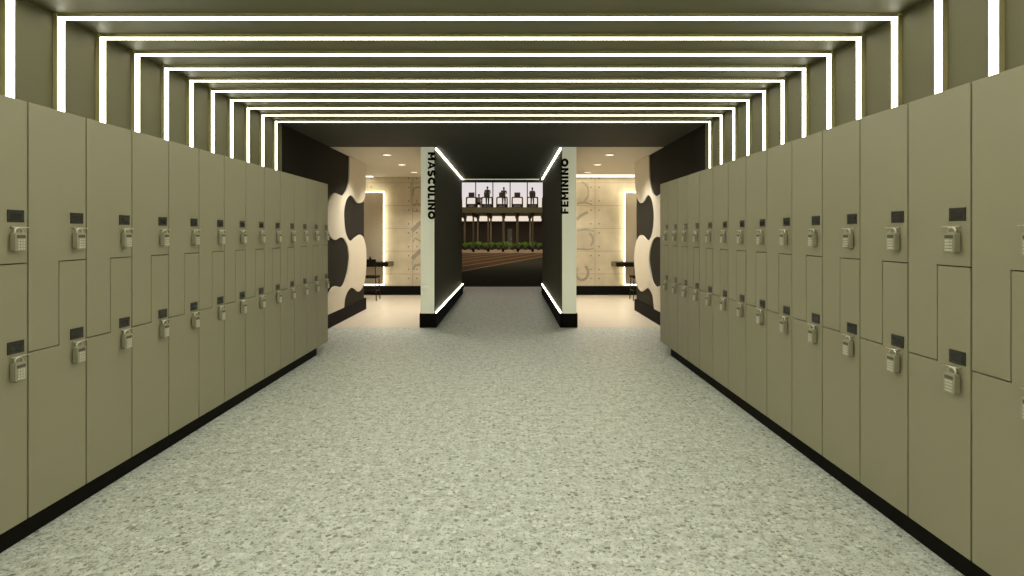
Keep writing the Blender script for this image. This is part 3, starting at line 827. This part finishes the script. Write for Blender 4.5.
def person(loc, label, shirt, legs, scale=1.0, seated=False, stride=0.22, bun=False, group=None):
    """facing -y. joints in metres for a 1.70 m figure"""
    t = thing('person', label, 'person', loc, 0, group)
    t.scale = (scale,) * 3
    hip = 0.92 if not seated else 0.50
    P, Ed, R = [], [], []
    def add(p, r, par=None):
        P.append(p); R.append(r)
        if par is not None: Ed.append((par, len(P) - 1))
        return len(P) - 1
    pel = add((0, 0, hip), (0.14, 0.10))
    wai = add((0, 0, hip + 0.17), (0.12, 0.09), pel)
    che = add((0, -0.01, hip + 0.36), (0.15, 0.10), wai)
    nb = add((0, 0.0, hip + 0.50), 0.055, che)
    nk = add((0, -0.01, hip + 0.545), 0.043, nb)
    h1 = add((0, -0.02, hip + 0.60), (0.065, 0.078), nk)
    h2 = add((0, -0.02, hip + 0.705), (0.072, 0.085), h1)
    leg_pts = []
    for s in (-1, 1):
        f = -stride * s
        if seated:
            hp = add((s * 0.09, -0.02, hip), 0.085, pel); kn = add((s * 0.13, -0.44, hip + 0.01), 0.058, hp)
            ca = add((s * 0.13, -0.46, hip - 0.14), 0.055, kn); an = add((s * 0.13, -0.45, 0.09), 0.038, ca); to = add((s * 0.14, -0.62, 0.035), 0.034, an)
        else:
            hp = add((s * 0.095, 0, hip - 0.06), 0.085, pel); kn = add((s * 0.10, f * 0.55 - 0.05, 0.50), 0.058, hp)
            ca = add((s * 0.10, f * 0.8, 0.36), 0.054, kn); an = add((s * 0.10, f, 0.09), 0.038, ca); to = add((s * 0.11, f - 0.16, 0.035), 0.034, an)
        leg_pts.append((pel, hp, kn, ca, an, to))
        sh = add((s * 0.18, 0, hip + 0.47), 0.052, che)
        if seated: el, wr = (s * 0.25, -0.06, hip + 0.20), (s * 0.16, -0.28, hip + 0.12)
        else: el, wr = (s * 0.26, 0.08 - 0.05 * s, hip + 0.22), (s * 0.22, -0.16 - 0.04 * s, hip + 0.24)
        e = add(el, 0.040, sh); w_ = add(wr, 0.028, e)
        hd = add((wr[0] * 0.97, wr[1] - 0.06, wr[2] + 0.01), 0.034, w_)
        for q in range(4):
            dxx = (q - 1.5) * 0.017
            f1 = add((wr[0] * 0.97 + dxx, wr[1] - 0.11, wr[2] + 0.012), 0.009, hd)
            add((wr[0] * 0.97 + dxx, wr[1] - 0.14 + 0.006 * abs(q - 1.3), wr[2] - 0.012), 0.008, f1)
        add((wr[0] * 0.97 - s * 0.045, wr[1] - 0.085, wr[2] + 0.0), 0.010, hd)
    skin_mesh('body', P, Ed, R, M['skin'], t)
    # clothes follow the body
    g_ = 0.013
    def grow(r, k=g_): return tuple(x + k for x in r) if isinstance(r, tuple) else r + k
    arms = []
    V = [P[pel], P[wai], P[che], (0, 0, hip + 0.485)]; E2 = [(0, 1), (1, 2), (2, 3)]; R2 = [grow(R[pel], 0.022), grow(R[wai], 0.034), grow(R[che], 0.018), 0.085]
    for s in (-1, 1):
        V.append((s * 0.18, 0, hip + 0.47)); R2.append(0.066); E2.append((2, len(V) - 1))
        V.append((s * 0.225, 0.04, hip + 0.33)); R2.append(0.054); E2.append((len(V) - 2, len(V) - 1))
    skin_mesh('shirt', V, E2, R2, shirt, t)
    V = [(P[pel][0], P[pel][1], P[pel][2] - 0.0)]; R2 = [grow(R[pel], 0.014)]; E2 = []
    V.append((0, 0, hip + 0.08)); R2.append((0.142, 0.110)); E2.append((0, 1))
    for chain in leg_pts:
        prev = 0
        for idx in chain[1:5]:
            V.append(P[idx]); R2.append(grow(R[idx], 0.010)); E2.append((prev, len(V) - 1)); prev = len(V) - 1
    skin_mesh('trousers', V, E2, R2, legs, t)
    for chain in leg_pts:
        an, to = P[chain[4]], P[chain[5]]
        bm = bmesh.new(); ell(bm, ((an[0] + to[0]) / 2, (an[1] + to[1]) / 2 - 0.01, 0.045), (0.048, 0.13, 0.045)); obj('shoe', bm, M['shoe'], t, smooth=True)
    # hair and face
    hz = hip + 0.663
    bm = bmesh.new()
    ell(bm, (0, 0.012, hz + 0.03), (0.082, 0.092, 0.105))
    for v in bm.verts:
        if v.co.y < -0.035 and v.co.z < hz + 0.09: v.co.y = -0.035; 
    if bun: ell(bm, (0, 0.05, hz + 0.145), (0.04, 0.04, 0.035))
    obj('hair', bm, M['hair'], t, smooth=True)
    bm = bmesh.new()
    tube(bm, [(0, -0.094, hz + 0.02), (0, -0.122, hz - 0.018), (0, -0.096, hz - 0.024)], 0.01, 6, radii=[0.006, 0.014, 0.008]); obj('nose', bm, M['skin'], t, smooth=True)
    for s in (-1, 1):
        bm = bmesh.new(); ell(bm, (s * 0.03, -0.098, hz + 0.008), (0.012, 0.007, 0.007), 10, 6); obj('eye', bm, M['eye'], t)
        bm = bmesh.new(); ell(bm, (s * 0.078, -0.01, hz + 0.0), (0.012, 0.02, 0.03), 10, 6); obj('ear', bm, M['skin'], t, smooth=True)
    bm = bmesh.new(); ell(bm, (0, -0.098, hz - 0.045), (0.024, 0.007, 0.006), 10, 6); obj('mouth', bm, M['shirt_dark'], t)
    return t
grp = 'people on the balcony'
person((-1.89, 51.85, MZ + 0.15), 'person with dark hair in a dark brown top running on the left treadmill', M['shirt_dark'], M['trousers'], 1.02, stride=0.20, group=grp)
person((-0.47, 51.85, MZ + 0.15), 'slim person in a grey-brown top running on the middle treadmill', M['shirt_grey'], M['trousers'], 0.985, stride=-0.18, group=grp)
person((1.99, 51.85, MZ + 0.15), 'person in a brown top with hair tied up running on the right treadmill', M['shirt_grey'], M['shirt_grey'], 0.96, stride=0.18, bun=True, group=grp)
person((-2.69, 53.2, MZ), 'person in a white shirt seated on a bench behind the treadmills', M['shirt_white'], M['trousers'], 1.03, seated=True, group=grp)
t = thing('exercise_bench', 'dark low bench under the seated person on the balcony', 'bench', (-2.69, 53.28, MZ))
bm = bmesh.new(); box(bm, -0.5, 0.5, -0.16, 0.16, 0.36, 0.42); obj('seat', bm, M['machine'], t, bevel=0.02)
for s in (-1, 1):
    bm = bmesh.new(); box(bm, s * 0.42 - 0.03, s * 0.42 + 0.03, -0.14, 0.14, 0, 0.36); obj('leg', bm, M['machine'], t)

# ================================================================== LIGHT
def area(name, loc, rot, sx, sy, power, col):
    l = bpy.data.lights.new(name, 'AREA'); l.shape = 'RECTANGLE'; l.size = sx; l.size_y = sy; l.energy = power; l.color = col
    o = bpy.data.objects.new(name, l); C.objects.link(o); o.location = loc; o.rotation_euler = rot; return o
for y in (31, 40, 47): area('gym_added_fill', (0, y, GZ - 0.1), (0, 0, 0), 10, 0.4, 260, (1, 0.85, 0.62))  # added fill lights that brighten the gym, no real fittings
area('under_balcony_added_fill', (0, 54.6, 2.95), (0, 0, 0), 12, 0.15, 230, (1, 0.85, 0.62))  # added fill light that brightens the plants below the balcony

w = bpy.data.worlds.new('sky'); bpy.context.scene.world = w; w.use_nodes = True
nt = w.node_tree; bg = nt.nodes['Background']
tc = nt.nodes.new('ShaderNodeTexCoord'); sp = nt.nodes.new('ShaderNodeSeparateXYZ'); nt.links.new(tc.outputs['Generated'], sp.inputs[0])
rp = ramp(nt, [(0.0, (0.92, 0.76, 0.58)), (0.045, (0.90, 0.77, 0.64)), (0.07, (0.80, 0.735, 0.735)), (1.0, (0.74, 0.73, 0.76))])
nt.links.new(sp.outputs['Z'], rp.inputs['Fac']); nt.links.new(rp.outputs[0], bg.inputs['Color']); bg.inputs['Strength'].default_value = 1.0

# ================================================================== CAMERA
cam = bpy.data.cameras.new('camera'); co = bpy.data.objects.new('camera', cam); C.objects.link(co)
co.location = (0, 0, EYE); co.rotation_euler = (PI / 2, 0, 0)
cam.sensor_width = 36; cam.lens = F / 1024 * 36; cam.shift_x = (512 - VX) / 1024; cam.shift_y = -(288 - HOR) / 1024; cam.clip_end = 200; cam.clip_start = 0.05
S = bpy.context.scene; S.camera = co
S.view_settings.view_transform = 'Standard'; S.view_settings.look = 'None'; S.view_settings.exposure = 0; S.view_settings.gamma = 1
S.view_settings.use_curve_mapping = False
S.cycles.max_bounces = 8; S.cycles.diffuse_bounces = 3; S.cycles.glossy_bounces = 3; S.cycles.transmission_bounces = 6
S.cycles.use_denoising = True
S.cycles.sample_clamp_indirect = 6
